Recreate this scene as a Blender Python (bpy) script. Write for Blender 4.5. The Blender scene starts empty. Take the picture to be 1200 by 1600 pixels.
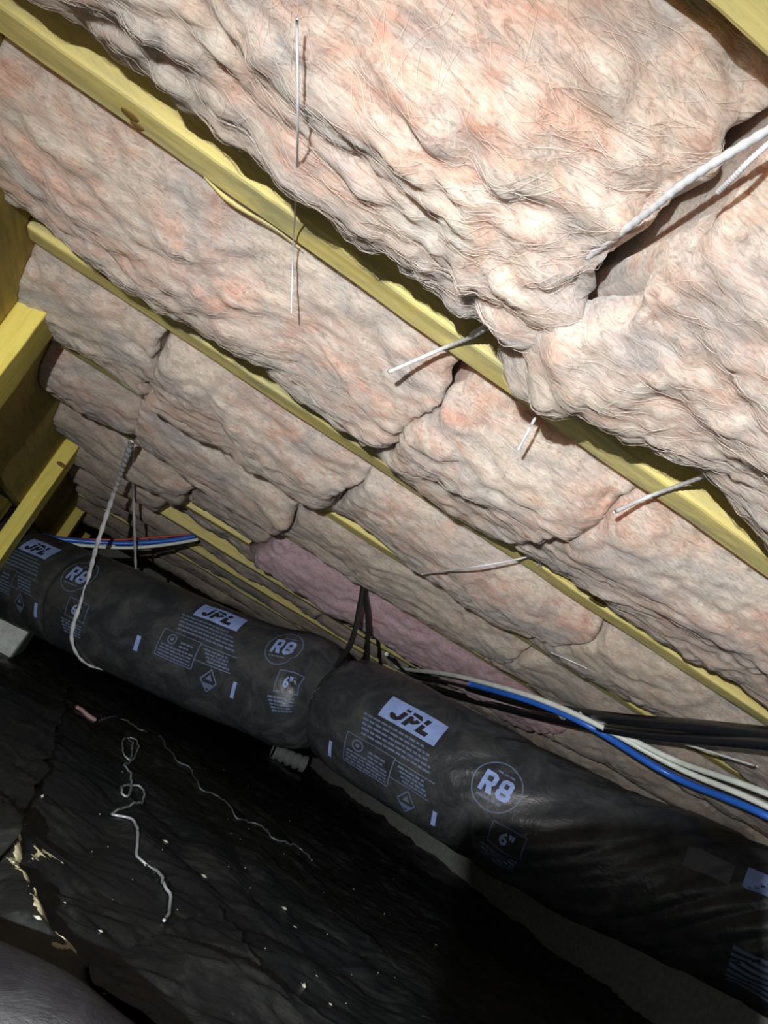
import bpy, bmesh, math
import numpy as np
from mathutils import Vector, Matrix

# ------------------------------------------------------------------ camera, light, exposure
SC = bpy.context.scene
COL = SC.collection
CZ = 0.25                       # camera height above the ground sheet
CAM = np.array([0.0, 0.0, CZ])
F_PX, PITCH, ROLL, YAW = 1340.9, 0.2601359, 0.5195438, 0.2170698
FW = np.array([math.sin(YAW) * math.cos(PITCH), math.cos(YAW) * math.cos(PITCH), math.sin(PITCH)])
_r0 = np.array([math.cos(YAW), -math.sin(YAW), 0.0]); _u0 = np.cross(_r0, FW)
RT = math.cos(ROLL) * _r0 + math.sin(ROLL) * _u0
UP = -math.sin(ROLL) * _r0 + math.cos(ROLL) * _u0
cd = bpy.data.cameras.new('camera'); cam = bpy.data.objects.new('camera', cd); COL.objects.link(cam)
cd.sensor_fit = 'VERTICAL'; cd.sensor_height = 36; cd.lens = F_PX * 36 / 1600; cd.clip_start = 0.02
m = Matrix.Identity(4)
for i in range(3):
    m[i][0], m[i][1], m[i][2], m[i][3] = RT[i], UP[i], -FW[i], CAM[i]
cam.matrix_world = m
SC.camera = cam

LAMP = CAM + RT * -0.084 + UP * 0.10 - FW * 0.237      # the photographer's head lamp
ld = bpy.data.lights.new('head_lamp', 'SPOT'); ld.energy = 80.0; ld.spot_size = math.radians(122); ld.spot_blend = 1.0; ld.color = (1.0, 0.985, 0.965); ld.shadow_soft_size = 0.0035
lamp = bpy.data.objects.new('head_lamp', ld); lamp.location = LAMP; COL.objects.link(lamp)
_aim = RT * -0.10 - UP * 0.68 + FW
lamp.rotation_euler = Vector(_aim).to_track_quat('-Z', 'Y').to_euler()
fd = bpy.data.lights.new('fill_light', 'AREA'); fd.energy = 2.0; fd.size = 0.5; fd.color = (0.93, 0.97, 1.0)  # added fill, not a lamp of the crawlspace; flattens the head lamp's falloff
fill = bpy.data.objects.new('fill_light', fd); fill.location = (0.9, -0.9, CZ - 0.1); COL.objects.link(fill)
fill.rotation_euler = (math.radians(98), 0, math.radians(5))
w = bpy.data.worlds.new('world'); SC.world = w; w.use_nodes = True
w.node_tree.nodes['Background'].inputs[0].default_value = (0.8, 0.9, 1.0, 1); w.node_tree.nodes['Background'].inputs[1].default_value = 0.012
SC.view_settings.view_transform = 'Standard'; SC.view_settings.look = 'None'
SC.view_settings.exposure = 0.28; SC.view_settings.gamma = 1.0; SC.view_settings.use_curve_mapping = False

# ------------------------------------------------------------------ dimensions
H = CZ + 0.3432          # underside of the joists
S = 0.4064               # joist spacing
Y0 = 0.6874              # far bottom edge of joist 0
JW, JD = 0.038, 0.235
PX = -0.32               # face of the rim board
def jy(n): return Y0 + n * S

# ------------------------------------------------------------------ helpers
def ray(p): return RT * ((p[0] - 600) / F_PX) - UP * ((p[1] - 800) / F_PX) + FW
def at_z(p, z): d = ray(p); return CAM + d * ((z - CZ) / d[2])
def at_y(p, y): d = ray(p); return CAM + d * (y / d[1])
def at_x(p, x): d = ray(p); return CAM + d * (x / d[0])
def at_d(p, dd): return CAM + ray(p) * dd
def project(P):
    P = np.asarray(P) - CAM; z = P @ FW
    return 600 + F_PX * (P @ RT) / z, 800 - F_PX * (P @ UP) / z

def noise(P, seed=0):
    """gradient noise on an (n,3) array, about -1..1"""
    P = np.asarray(P, float)
    I = np.floor(P).astype(np.int64); f = P - I
    u = f * f * f * (f * (f * 6 - 15) + 10)
    out = np.zeros(len(P))
    for dx in (0, 1):
        for dy in (0, 1):
            for dz in (0, 1):
                h = ((I[:, 0] + dx) * 73856093) ^ ((I[:, 1] + dy) * 19349663) ^ ((I[:, 2] + dz) * 83492791) ^ (seed * 2654435761 + 97)
                h &= 0xffffffff
                h = (h ^ (h >> 15)) * 0x2c1b3c6d & 0xffffffff
                h = (h ^ (h >> 12)) * 0x297a2d39 & 0xffffffff
                h ^= h >> 15
                a = (h & 1023) / 1023 * 2 * math.pi; c = ((h >> 10) & 1023) / 1023 * 2 - 1; s = np.sqrt(1 - c * c)
                g = s * np.cos(a) * (f[:, 0] - dx) + s * np.sin(a) * (f[:, 1] - dy) + c * (f[:, 2] - dz)
                wt = (u[:, 0] if dx else 1 - u[:, 0]) * (u[:, 1] if dy else 1 - u[:, 1]) * (u[:, 2] if dz else 1 - u[:, 2])
                out += wt * g
    return out * 1.6
def noise1(x, seed=0):
    x = np.atleast_1d(np.asarray(x, float)); return noise(np.stack([x, x * 0 + 0.37, x * 0 + 0.71], 1), seed)

def tag(o, label=None, cat=None, group=None, kind=None):
    if label: o['label'] = label
    if cat: o['category'] = cat
    if group: o['group'] = group
    if kind: o['kind'] = kind
    return o
def link(name, me, mat=None, parent=None, smooth=True):
    o = bpy.data.objects.new(name, me); COL.objects.link(o)
    if mat: me.materials.append(mat)
    if smooth: me.polygons.foreach_set('use_smooth', [True] * len(me.polygons))
    if parent: o.parent = parent; o.matrix_parent_inverse = parent.matrix_world.inverted()
    return o
def mesh_from(name, V, Fc):
    me = bpy.data.meshes.new(name); me.from_pydata([tuple(v) for v in V], [], Fc); me.update(); return me
def grid_faces(nu, nv, wrap=False, off=0):
    i, j = np.meshgrid(np.arange(nu - 1), np.arange(nv if wrap else nv - 1), indexing='ij')
    j2 = (j + 1) % nv
    q = np.stack([i * nv + j, (i + 1) * nv + j, (i + 1) * nv + j2, i * nv + j2], -1).reshape(-1, 4) + off
    return q
def mesh_np(name, V, Q):
    """mesh from vertex array and equal-size face array"""
    V = np.asarray(V, np.float32); Q = np.asarray(Q, np.int32); k = Q.shape[1]
    me = bpy.data.meshes.new(name)
    me.vertices.add(len(V)); me.vertices.foreach_set('co', V.ravel())
    me.loops.add(Q.size); me.loops.foreach_set('vertex_index', Q.ravel())
    me.polygons.add(len(Q)); me.polygons.foreach_set('loop_start', np.arange(0, Q.size, k, dtype=np.int32))
    me.update(calc_edges=True); me.validate(); return me
def empty(name, loc=(0, 0, 0)):
    o = bpy.data.objects.new(name, None); o.empty_display_size = 0.05; COL.objects.link(o); o.location = loc
    bpy.context.view_layer.update(); return o
def box_mesh(name, a, b, bev=0.002, cuts=0, wob=0.0, seed=0):
    bm = bmesh.new(); bmesh.ops.create_cube(bm, size=1)
    a = np.array(a); b = np.array(b)
    for v in bm.verts: v.co = Vector((a + b) / 2) + Vector([v.co[i] * (b - a)[i] for i in range(3)])
    if bev: bmesh.ops.bevel(bm, geom=bm.edges[:], offset=bev, segments=2, affect='EDGES', profile=0.5)
    if cuts:
        L = b - a; ax = int(np.argmax(L))
        for k in range(1, cuts):
            c = [0, 0, 0]; c[ax] = a[ax] + L[ax] * k / cuts; n = [0, 0, 0]; n[ax] = 1
            bmesh.ops.bisect_plane(bm, geom=bm.verts[:] + bm.edges[:] + bm.faces[:], plane_co=c, plane_no=n)
        P = np.array([v.co[:] for v in bm.verts])
        for c in range(3):
            if c == ax: continue
            d = noise(P * 9 + c * 31, seed) * wob + noise(P * 45 + c * 17, seed + 3) * wob * 0.35
            for v, x in zip(bm.verts, d): v.co[c] += x
    me = bpy.data.meshes.new(name); bm.to_mesh(me); bm.free(); return me
def catmull(pts, n):
    P = np.array(pts, float); P = np.vstack([2 * P[0] - P[1], P, 2 * P[-1] - P[-2]])
    t = np.linspace(0, len(P) - 3 - 1e-9, n); i = t.astype(int); f = (t - i)[:, None]
    a, b, c, d = P[i], P[i + 1], P[i + 2], P[i + 3]
    Q = 0.5 * (2 * b + (c - a) * f + (2 * a - 5 * b + 4 * c - d) * f ** 2 + (3 * b - a - 3 * c + d) * f ** 3)
    # even arc length
    s = np.r_[0, np.cumsum(np.linalg.norm(np.diff(Q, axis=0), axis=1))]
    e = np.linspace(0, s[-1], n)
    return np.stack([np.interp(e, s, Q[:, k]) for k in range(3)], 1), s[-1]
def frames(C, ref=(0, 0, 1)):
    T = np.gradient(C, axis=0); T /= np.linalg.norm(T, axis=1)[:, None]
    ref = np.array(ref, float)
    A = ref - (T @ ref)[:, None] * T; A /= np.linalg.norm(A, axis=1)[:, None]
    return T, A, np.cross(T, A)
def tube_mesh(name, pts, r, n=60, sides=10, flat=1.0, ref=(0, 0, 1), twist=0.0):
    C, L = catmull(pts, n); T, A, B = frames(C, ref)
    th = np.linspace(0, 2 * np.pi, sides, endpoint=False)[None, :] + twist * np.linspace(0, L, n)[:, None]
    rr = np.broadcast_to(np.asarray(r, float), (n,))[:, None, None]
    V = C[:, None] + rr * (np.cos(th)[..., None] * A[:, None] * flat + np.sin(th)[..., None] * B[:, None])
    V = V.reshape(-1, 3); Q = grid_faces(n, sides, True)
    me = bpy.data.meshes.new(name)
    Fc = [tuple(q) for q in Q] + [tuple(range(sides))[::-1], tuple(range((n - 1) * sides, n * sides))]
    me.from_pydata(V.tolist(), [], Fc); me.update(); return me

# ------------------------------------------------------------------ materials
def mat(name):
    m = bpy.data.materials.new(name); m.use_nodes = True
    return m, m.node_tree, m.node_tree.nodes['Principled BSDF']
def N(nt, t, **k):
    n = nt.nodes.new(t)
    for a, b in k.items(): setattr(n, a, b)
    return n
def tex(nt, scale, detail=6, rough=0.6, dist=0.0, stretch=None, rot=None):
    tc = N(nt, 'ShaderNodeTexCoord'); mp = N(nt, 'ShaderNodeMapping')
    if stretch: mp.inputs['Scale'].default_value = stretch
    if rot: mp.inputs['Rotation'].default_value = rot
    nz = N(nt, 'ShaderNodeTexNoise'); nz.inputs['Scale'].default_value = scale; nz.inputs['Detail'].default_value = detail
    nz.inputs['Roughness'].default_value = rough; nz.inputs['Distortion'].default_value = dist
    nt.links.new(tc.outputs['Object'], mp.inputs[0]); nt.links.new(mp.outputs[0], nz.inputs['Vector']); return nz
def ramp(nt, src, stops):
    r = N(nt, 'ShaderNodeValToRGB'); e = r.color_ramp.elements
    while len(e) < len(stops): e.new(0.5)
    for x, (p, c) in zip(e, stops): x.position = p; x.color = (c[0], c[1], c[2], 1) if not np.isscalar(c) else (c, c, c, 1)
    nt.links.new(src, r.inputs[0]); return r
def mix(nt, fac, a, b, mode='MIX'):
    n = N(nt, 'ShaderNodeMix', data_type='RGBA', blend_type=mode)
    for k, v in (('Factor', fac), ('A', a), ('B', b)):
        s = [i for i in n.inputs if i.name == k and (i.type == 'RGBA' if k != 'Factor' else i.type == 'VALUE')][0]
        if hasattr(v, 'links'): nt.links.new(v, s)
        elif np.isscalar(v): s.default_value = v
        else: s.default_value = (*v, 1)
    return [o for o in n.outputs if o.type == 'RGBA'][0]
def bump(nt, bs, src, strength, dist):
    b = N(nt, 'ShaderNodeBump'); b.inputs['Strength'].default_value = strength; b.inputs['Distance'].default_value = dist
    nt.links.new(src, b.inputs['Height']); nt.links.new(b.outputs[0], bs.inputs['Normal']); return b
def plain(name, c, rough=0.6, metal=0.0, spec=0.5):
    m, nt, bs = mat(name); nz = tex(nt, 40)
    r = ramp(nt, nz.outputs['Fac'], [(0.3, [x * 0.82 for x in c]), (0.7, [min(1, x * 1.1) for x in c])])
    nt.links.new(r.outputs[0], bs.inputs['Base Color']); bs.inputs['Roughness'].default_value = rough
    bs.inputs['Metallic'].default_value = metal; bs.inputs['Specular IOR Level'].default_value = spec; return m

def insulation(name, cream, pink, dust, dust_lo=0.5):
    m, nt, bs = mat(name); L = nt.links.new
    big = tex(nt, 7, 5, 0.6, 0.8)
    mid = tex(nt, 19, 7, 0.68, 1.4, (1, 1.7, 1.7), (0.1, 0.2, 0.4)); mr = ramp(nt, mid.outputs['Fac'], [(0.40, 0.0), (0.58, 0.8)])
    base = mr2 = N(nt, 'ShaderNodeMix', data_type='RGBA')
    _br = ramp(nt, big.outputs['Fac'], [(0.38, pink), (0.50, [(a + b) / 2 for a, b in zip(pink, cream)]), (0.60, cream)])
    L(mr.outputs[0], mr2.inputs[0]); L(_br.outputs[0], mr2.inputs[6]); mr2.inputs[7].default_value = (min(1, cream[0] * 1.05), min(1, cream[1] * 1.10), min(1, cream[2] * 1.17), 1)
    dn = tex(nt, 5.5, 7, 0.65, 1.2, (1, 1.6, 1.6)); dr = ramp(nt, dn.outputs['Fac'], [(dust_lo, 0.0), (dust_lo + 0.17, 0.85)])
    c1 = mix(nt, dr.outputs[0], base.outputs[2], dust)
    st = tex(nt, 48, 8, 0.7, 2.2, (0.8, 4.0, 4.0), (0.2, 0.35, 0.5)); sr = ramp(nt, st.outputs['Fac'], [(0.34, 0.55), (0.5, 0.92), (0.66, 1.15)])
    c2 = mix(nt, 1.0, c1, sr.outputs[0], 'MULTIPLY')
    L(c2, bs.inputs['Base Color']); bs.inputs['Roughness'].default_value = 0.95; bs.inputs['Specular IOR Level'].default_value = 0.12
    bs.inputs['Subsurface Weight'].default_value = 0.55; bs.inputs['Subsurface Radius'].default_value = (1.0, 0.55, 0.38); bs.inputs['Subsurface Scale'].default_value = 0.016
    bs.inputs['Sheen Weight'].default_value = 0.12; bs.inputs['Sheen Roughness'].default_value = 0.6
    fn = tex(nt, 150, 8, 0.75, 1.0, (1, 2.4, 2.4), (0.1, 0.3, 0.6))
    ad = N(nt, 'ShaderNodeMath', operation='ADD'); L(fn.outputs['Fac'], ad.inputs[0]); L(st.outputs['Fac'], ad.inputs[1])
    bump(nt, bs, ad.outputs[0], 0.6, 0.005); return m
M_INS = insulation('pink_glass_wool', (0.84, 0.71, 0.59), (0.84, 0.49, 0.37), (0.58, 0.55, 0.54), 0.48)
M_DUSTY_DIM = insulation('dusty_dimmed_glass_wool', (0.78, 0.66, 0.53), (0.74, 0.52, 0.41), (0.50, 0.47, 0.44), 0.46)  # dust, plus the greyer light of the far bays put into the colour
M_PURPLE = insulation('mauve_glass_wool', (0.66, 0.47, 0.50), (0.62, 0.36, 0.40), (0.40, 0.32, 0.37), 0.52)
M_FIB, _nt, _b = mat('glass_fibre'); _b.inputs['Base Color'].default_value = (0.86, 0.76, 0.68, 1); _b.inputs['Roughness'].default_value = 0.6
_n = tex(_nt, 12); _r = ramp(_nt, _n.outputs['Fac'], [(0.4, (0.88, 0.70, 0.58)), (0.6, (0.9, 0.84, 0.78))]); _nt.links.new(_r.outputs[0], _b.inputs['Base Color'])

def wood(name, light, dark, grey, axis, weather=0.46):
    m, nt, bs = mat(name); L = nt.links.new
    sc = [10, 10, 10]; sc[axis] = 0.7
    g = tex(nt, 9, 6, 0.6, 0.6, sc); r = ramp(nt, g.outputs['Fac'], [(0.32, dark), (0.5, light), (0.68, [min(1, x * 1.08) for x in light])])
    s2 = [4, 4, 4]; s2[axis] = 0.9
    wn = tex(nt, 6, 6, 0.7, 0.8, s2); wr = ramp(nt, wn.outputs['Fac'], [(weather, 0.0), (weather + 0.16, 0.75)])
    c = mix(nt, wr.outputs[0], r.outputs[0], grey)
    L(c, bs.inputs['Base Color']); bs.inputs['Roughness'].default_value = 0.75; bs.inputs['Specular IOR Level'].default_value = 0.2
    bump(nt, bs, g.outputs['Fac'], 0.25, 0.002); return m
M_WOODX = wood('yellow_pine_joist', (0.86, 0.74, 0.29), (0.74, 0.60, 0.17), (0.42, 0.42, 0.24), 0)
M_WOODZ = wood('yellow_pine_stud', (0.88, 0.75, 0.18), (0.78, 0.63, 0.11), (0.55, 0.48, 0.12), 2, 0.66)
M_RIM = wood('rim_board_wood', (0.52, 0.39, 0.10), (0.38, 0.27, 0.07), (0.34, 0.32, 0.12), 1, 0.5)
M_DECK = wood('subfloor_plywood', (0.50, 0.36, 0.16), (0.38, 0.26, 0.10), (0.30, 0.24, 0.14), 0)
M_KNOT = plain('wood_knot', (0.22, 0.13, 0.03), 0.8)

def concrete(name, c):
    m, nt, bs = mat(name); a = tex(nt, 5, 8, 0.65); b = tex(nt, 60, 6, 0.7)
    r = ramp(nt, a.outputs['Fac'], [(0.3, [x * 0.85 for x in c]), (0.7, c)])
    r2 = ramp(nt, b.outputs['Fac'], [(0.35, 0.75), (0.6, 1.05)])
    nt.links.new(mix(nt, 1.0, r.outputs[0], r2.outputs[0], 'MULTIPLY'), bs.inputs['Base Color']); bs.inputs['Roughness'].default_value = 0.9
    bump(nt, bs, b.outputs['Fac'], 0.5, 0.004); return m
M_CONC = concrete('foundation_concrete', (0.74, 0.80, 0.76))

def poly(name, base, dustc, lo, rough=0.38, hi=0.14):
    m, nt, bs = mat(name); L = nt.links.new
    a = tex(nt, 9, 9, 0.72, 0.8); d = ramp(nt, a.outputs['Fac'], [(lo, 0.0), (lo + hi, 0.9)])
    sp = tex(nt, 95, 4, 0.6, 0.2, (1, 1, 1)); sr = ramp(nt, sp.outputs['Fac'], [(0.72, 0.0), (0.78, 1.0)])
    c = mix(nt, d.outputs[0], base, dustc); c = mix(nt, sr.outputs[0], c, (0.30, 0.29, 0.22))
    L(c, bs.inputs['Base Color'])
    rr = ramp(nt, a.outputs['Fac'], [(0.35, rough * 0.8), (0.65, min(1, rough * 1.5))]); L(rr.outputs[0], bs.inputs['Roughness'])
    bs.inputs['Specular IOR Level'].default_value = 0.4
    b = tex(nt, 30, 7, 0.65, 1.5, (0.7, 1.6, 1)); bump(nt, bs, b.outputs['Fac'], 0.35, 0.006); return m
M_POLY = poly('black_plastic_sheet', (0.011, 0.014, 0.015), (0.042, 0.047, 0.046), 0.50)
M_ROLL = poly('grey_black_plastic', (0.007, 0.007, 0.0095), (0.012, 0.012, 0.0145), 0.5, 0.5)
M_DUCT, _nt, _b = mat('black_duct_jacket')
_a = tex(_nt, 14, 8, 0.68, 1.0); _r = ramp(_nt, _a.outputs['Fac'], [(0.42, (0.030, 0.034, 0.040)), (0.72, (0.085, 0.087, 0.087))])
_nt.links.new(_r.outputs[0], _b.inputs['Base Color']); _b.inputs['Roughness'].default_value = 0.34; _b.inputs['Specular IOR Level'].default_value = 0.45
_c = tex(_nt, 24, 7, 0.6, 1.8, (0.6, 1.6, 1.6)); bump(_nt, _b, _c.outputs['Fac'], 0.3, 0.006)
M_PRINT = plain('pale_blue_print', (0.30, 0.42, 0.80), 0.6)
M_PRINTD = plain('worn_blue_print', (0.13, 0.18, 0.31), 0.6)
M_INK = plain('black_ink', (0.02, 0.022, 0.026), 0.5)
M_TWINE = plain('white_twine', (0.72, 0.74, 0.76), 0.7)
M_STRAPB = plain('black_strap', (0.02, 0.02, 0.02), 0.5)
M_WHITE = plain('white_tube', (0.80, 0.86, 0.80), 0.35)
M_BLUE = plain('blue_tube', (0.03, 0.16, 0.70), 0.3)
M_RED = plain('red_tube', (0.55, 0.07, 0.04), 0.35)
M_PIPE = plain('black_pipe', (0.015, 0.017, 0.02), 0.35)
M_WIRE = plain('silver_wire', (0.50, 0.56, 0.60), 0.4, 0.3)
M_SAND = concrete('dry_tan_dust', (0.62, 0.58, 0.36))
M_PHONE = plain('dark_phone_case', (0.03, 0.03, 0.035), 0.4)
M_COUPL = plain('grey_ribbed_plastic', (0.50, 0.54, 0.55), 0.5)

# ------------------------------------------------------------------ the setting
XR = 1.92
def struct(name, a, b, m, bev=0):
    o = link(name, box_mesh(name, a, b, bev), m, smooth=False); o['kind'] = 'structure'; return o
struct('ceiling', (-1.2, -1.6, H + JD), (XR + 0.15, 8.6, H + JD + 0.02), M_DECK)
struct('wall_left', (-1.2, -1.6, 0), (-1.05, 8.6, H + JD), M_CONC)
struct('wall_right', (XR, -1.6, 0), (XR + 0.15, 8.6, H + JD), M_CONC)
struct('wall_back', (-1.05, 8.45, 0), (XR, 8.6, H + JD), M_CONC)
struct('wall_front', (-1.05, -1.6, 0), (XR, -1.45, H + JD), M_CONC)

# ground: crumpled black vapour barrier
def ground_h(X, Y, seed=5):
    P = np.stack([X, Y, X * 0], 1)
    wv = noise(P * 3.1, seed) * 0.018 + (np.abs(noise(P * np.array([7, 5, 1]) + 9, seed + 1)) - 0.3) * 0.020
    wv += (0.5 - np.abs(noise(P * np.array([15, 26, 1]) + 3, seed + 2))) * 0.008 + noise(P * 60, seed + 3) * 0.0016
    return wv
FP = [at_z(q, 0.02) for q in ((8, 1275), (28, 1335), (45, 1385), (75, 1432), (126, 1465))]   # the dusty fold of the sheet
FOLD, _ = catmull(FP, 60)
def fold_h(X, Y):
    d = np.full(len(X), 9.0)
    for p in FOLD[:, :2]: d = np.minimum(d, np.hypot(X - p[0], Y - p[1]))
    return 0.018 * np.exp(-(d / 0.022) ** 2)
def make_ground():
    xs = np.r_[np.linspace(-1.05, -0.2, 24)[:-1], np.linspace(-0.2, 1.9, 300), np.linspace(1.9, XR, 40)[1:]]
    ys = np.r_[np.linspace(-1.45, 0.5, 30)[:-1], np.linspace(0.5, 3.4, 380), np.linspace(3.4, 8.45, 90)[1:]]
    X, Y = np.meshgrid(xs, ys, indexing='ij'); X, Y = X.ravel(), Y.ravel()
    Z = ground_h(X, Y) + fold_h(X, Y)
    Z += 0.05 * np.clip((X - (XR - 0.12)) / 0.12, 0, 1) * (0.6 + 0.5 * noise1(Y * 2, 8))          # lapped up the wall
    o = link('floor', mesh_np('floor', np.stack([X, Y, Z], 1), grid_faces(len(xs), len(ys))), M_POLY); o['kind'] = 'structure'
make_ground()

# ------------------------------------------------------------------ joists
JL = ['thick yellow joist crossing the top right corner of the frame',
      'long yellow floor joist with a split splinter, between the two largest sagging batts',
      'yellow floor joist with two knots running from the rim board below the long one',
      'joist almost buried in insulation, only thin greenish strips showing, third from the top',
      'joist showing as yellow wedges just above the mauve insulation',
      'short bare yellow joist strip ending at the mauve insulation',
      'bare yellow joist with a torn flap of insulation, running down behind the black strap',
      'pale greenish joist just under the longest bare yellow strip',
      'dim joist far back above the printed duct',
      'dim far joist second last above the duct', 'dim farthest joist seen above the duct']
joists = []
for n in range(-1, 10):
    y = jy(n)
    me = box_mesh('floor_joist', (PX + 0.002, y - JW, H), (XR - 0.005, y, H + JD - 0.002), 0.0035, 90 if n < 4 else 24, 0.0016 if n < 4 else 0.002, n + 7)
    o = link('floor_joist', me, M_WOODX, smooth=False)
    tag(o, JL[n + 1], 'joist', 'floor joists under the deck'); joists.append(o)
def knot(j, px, r):
    P = at_z(px, H); me = bpy.data.meshes.new('knot'); bm = bmesh.new()
    bmesh.ops.create_uvsphere(bm, u_segments=20, v_segments=12, radius=1)
    V = np.array([v.co[:] for v in bm.verts]); d = noise(V * 2.3, 3) * 0.25
    for v, k in zip(bm.verts, d): v.co = Vector((P[0] + v.co.x * r * 1.7 * (1 + k), P[1] + v.co.y * r * (1 + k), H + 0.0002 + v.co.z * 0.0016))
    bm.to_mesh(me); bm.free(); link('knot', me, M_KNOT, j)
knot(joists[1], (203, 180), 0.005); knot(joists[1], (214, 196), 0.004); knot(joists[2], (166, 432), 0.008); knot(joists[2], (932, 941), 0.008)
# splinter lifting off the long joist
a, b = at_z((318, 276), H - 0.002), at_z((470, 388), H - 0.001)
c1, c2 = a + (b - a) * 0.3 + np.array([0, 0, -0.004]), a + (b - a) * 0.7
link('splinter', tube_mesh('splinter', [a, c1, c2, b], np.r_[np.linspace(0.0006, 0.0035, 10), np.linspace(0.0035, 0.0008, 30)], 40, 6, 0.5), M_WOODX, joists[1])

# ------------------------------------------------------------------ insulation batts
def batt_surface(bay, x0, x1, sag, p, gap, res, seed, lump, tilt=0.0, top=0.12, endw=0.022, wav=0.02, torn=0.0, lap=None):
    ya, yb = jy(bay) + 0.003, jy(bay + 1) - JW - 0.003
    wd = yb - ya; nx = max(8, int((x1 - x0) / res))
    # rings crowd towards the ends so they round off
    u = np.linspace(0, 1, nx)
    X = x0 + (x1 - x0) * u
    wall = x0 <= PX + 0.02
    e = np.minimum(X - x0 + (1.0 if wall else 0.0), x1 - X) / endw
    es = np.sqrt(np.clip(1 - (1 - np.clip(e, 0, 1)) ** 2, 0, 1)); es = 0.86 + 0.14 * es
    # superellipse lower profile, even arc length
    t = np.linspace(0, np.pi, 900); cc, ss = np.cos(t), np.sin(t)
    v = np.sign(cc) * np.abs(cc) ** (2 / p); zz = np.abs(ss) ** (2 / p)
    a0 = wd / 2; b0 = top + sag
    arc = np.r_[0, np.cumsum(np.hypot(np.diff(v) * a0, np.diff(zz) * b0))]
    nt_ = max(10, int(arc[-1] / res)); q = np.linspace(0, arc[-1], nt_)
    v = -np.interp(q, arc, v); zz = np.interp(q, arc, zz)          # v from -1 (near) to 1 (far)
    XX = np.repeat(X, nt_); VV = np.tile(v, nx); ZZ = np.tile(zz, nx)
    gfar = gap * (0.55 + 0.9 * noise1(X * 6 + seed, seed) + 0.35 * noise1(X * 23, seed + 1)); gnear = gap * 0.4 * (0.5 + noise1(X * 5, seed + 2))
    gfar = np.clip(gfar, 0, 0.06); gnear = np.clip(gnear, 0, 0.03)
    sg = (sag * (1 + 0.35 * noise1(X * 3.1, seed + 4)))
    yc = (ya + gnear + yb - gfar) / 2; aa = (yb - gfar - ya - gnear) / 2
    R = lambda k: np.repeat(k, nt_)
    Yp = R(yc) + R(aa) * VV * (0.93 + 0.07 * R(es)); zt = H + top
    Zp = zt - (top + R(sg)) * ZZ * R(es) + tilt * VV * 0.5
    XX = XX + wav * noise(np.stack([XX * 0 + seed, VV * 2.2, ZZ], 1), seed + 9) * np.where(R(u) < 0.5, 1, 1) * (np.abs(2 * R(u) - 1) ** 3) * (np.where(R(u) < 0.5, 0.0, 1.0) if wall else 1.0)
    if lap: Zp = Zp - lap[2] * np.exp(-((XX - lap[0]) / lap[1]) ** 2) * np.clip(VV * 2.0 + 0.3, 0, 1)
    G = np.stack([XX, Yp, Zp], 1)
    g3 = G.reshape(nx, nt_, 3)
    du = np.gradient(g3, axis=0); dv = np.gradient(g3, axis=1)
    n = np.cross(du, dv); n /= np.linalg.norm(n, axis=2)[..., None] + 1e-12; n = n.reshape(-1, 3)
    # outward = away from batt axis
    axis = np.stack([XX, R(yc), np.full(len(XX), H + top * 0.6)], 1)
    n *= np.sign(np.einsum('ij,ij->i', n, G - axis) + 1e-9)[:, None]
    # cotton lumps: domain-warped billow, slanted along the batt
    ang = 0.35 + 0.3 * math.sin(seed * 1.7); ca, sa = math.cos(ang), math.sin(ang)
    Pw = np.stack([G[:, 0] * ca + G[:, 1] * sa, -G[:, 0] * sa + G[:, 1] * ca, G[:, 2]], 1)
    wv = np.stack([noise(Pw * 6, seed + k) for k in (11, 12, 13)], 1) * 0.05
    Q = Pw + wv
    bl = lambda f, s: np.abs(noise(Q * np.array(f), s))
    d = lump * (0.95 * noise(Pw * np.array([6, 8, 8]), seed + 20)
                + 0.95 * (np.minimum(bl((6, 11, 11), seed + 21), 0.6) ** 0.8 - 0.4)
                + 0.50 * (bl((16, 25, 25), seed + 22) ** 0.8 - 0.33)
                + 0.34 * (bl((34, 52, 52), seed + 25) ** 0.85 - 0.33)
                + 0.20 * noise(Q * np.array([30, 66, 66]), seed + 23)
                + 0.10 * noise(Q * np.array([70, 160, 160]), seed + 24))
    if torn:
        k = np.clip((G[:, 0] - (x1 - 0.20)) / 0.10, 0, 1) * np.clip((0.15 - VV) / 0.5, 0, 1)
        d = d + torn * k * (1.5 * (np.minimum(bl((15, 19, 19), seed + 31), 0.5) ** 0.7 - 0.42) + 0.7 * noise(Q * np.array([34, 48, 48]), seed + 32))
    fade = np.clip(ZZ * 2.2, 0, 1) * np.repeat(np.clip(es * 1.2, 0.25, 1), nt_)
    G = G + n * (d * fade)[:, None]
    # keep clear of the joists
    G[:, 1] = np.clip(G[:, 1], jy(bay) + 0.0015, jy(bay + 1) - JW - 0.0015)
    G[:, 0] = np.maximum(G[:, 0], PX + 0.001)
    return G, n, nx, nt_, Pw
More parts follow.
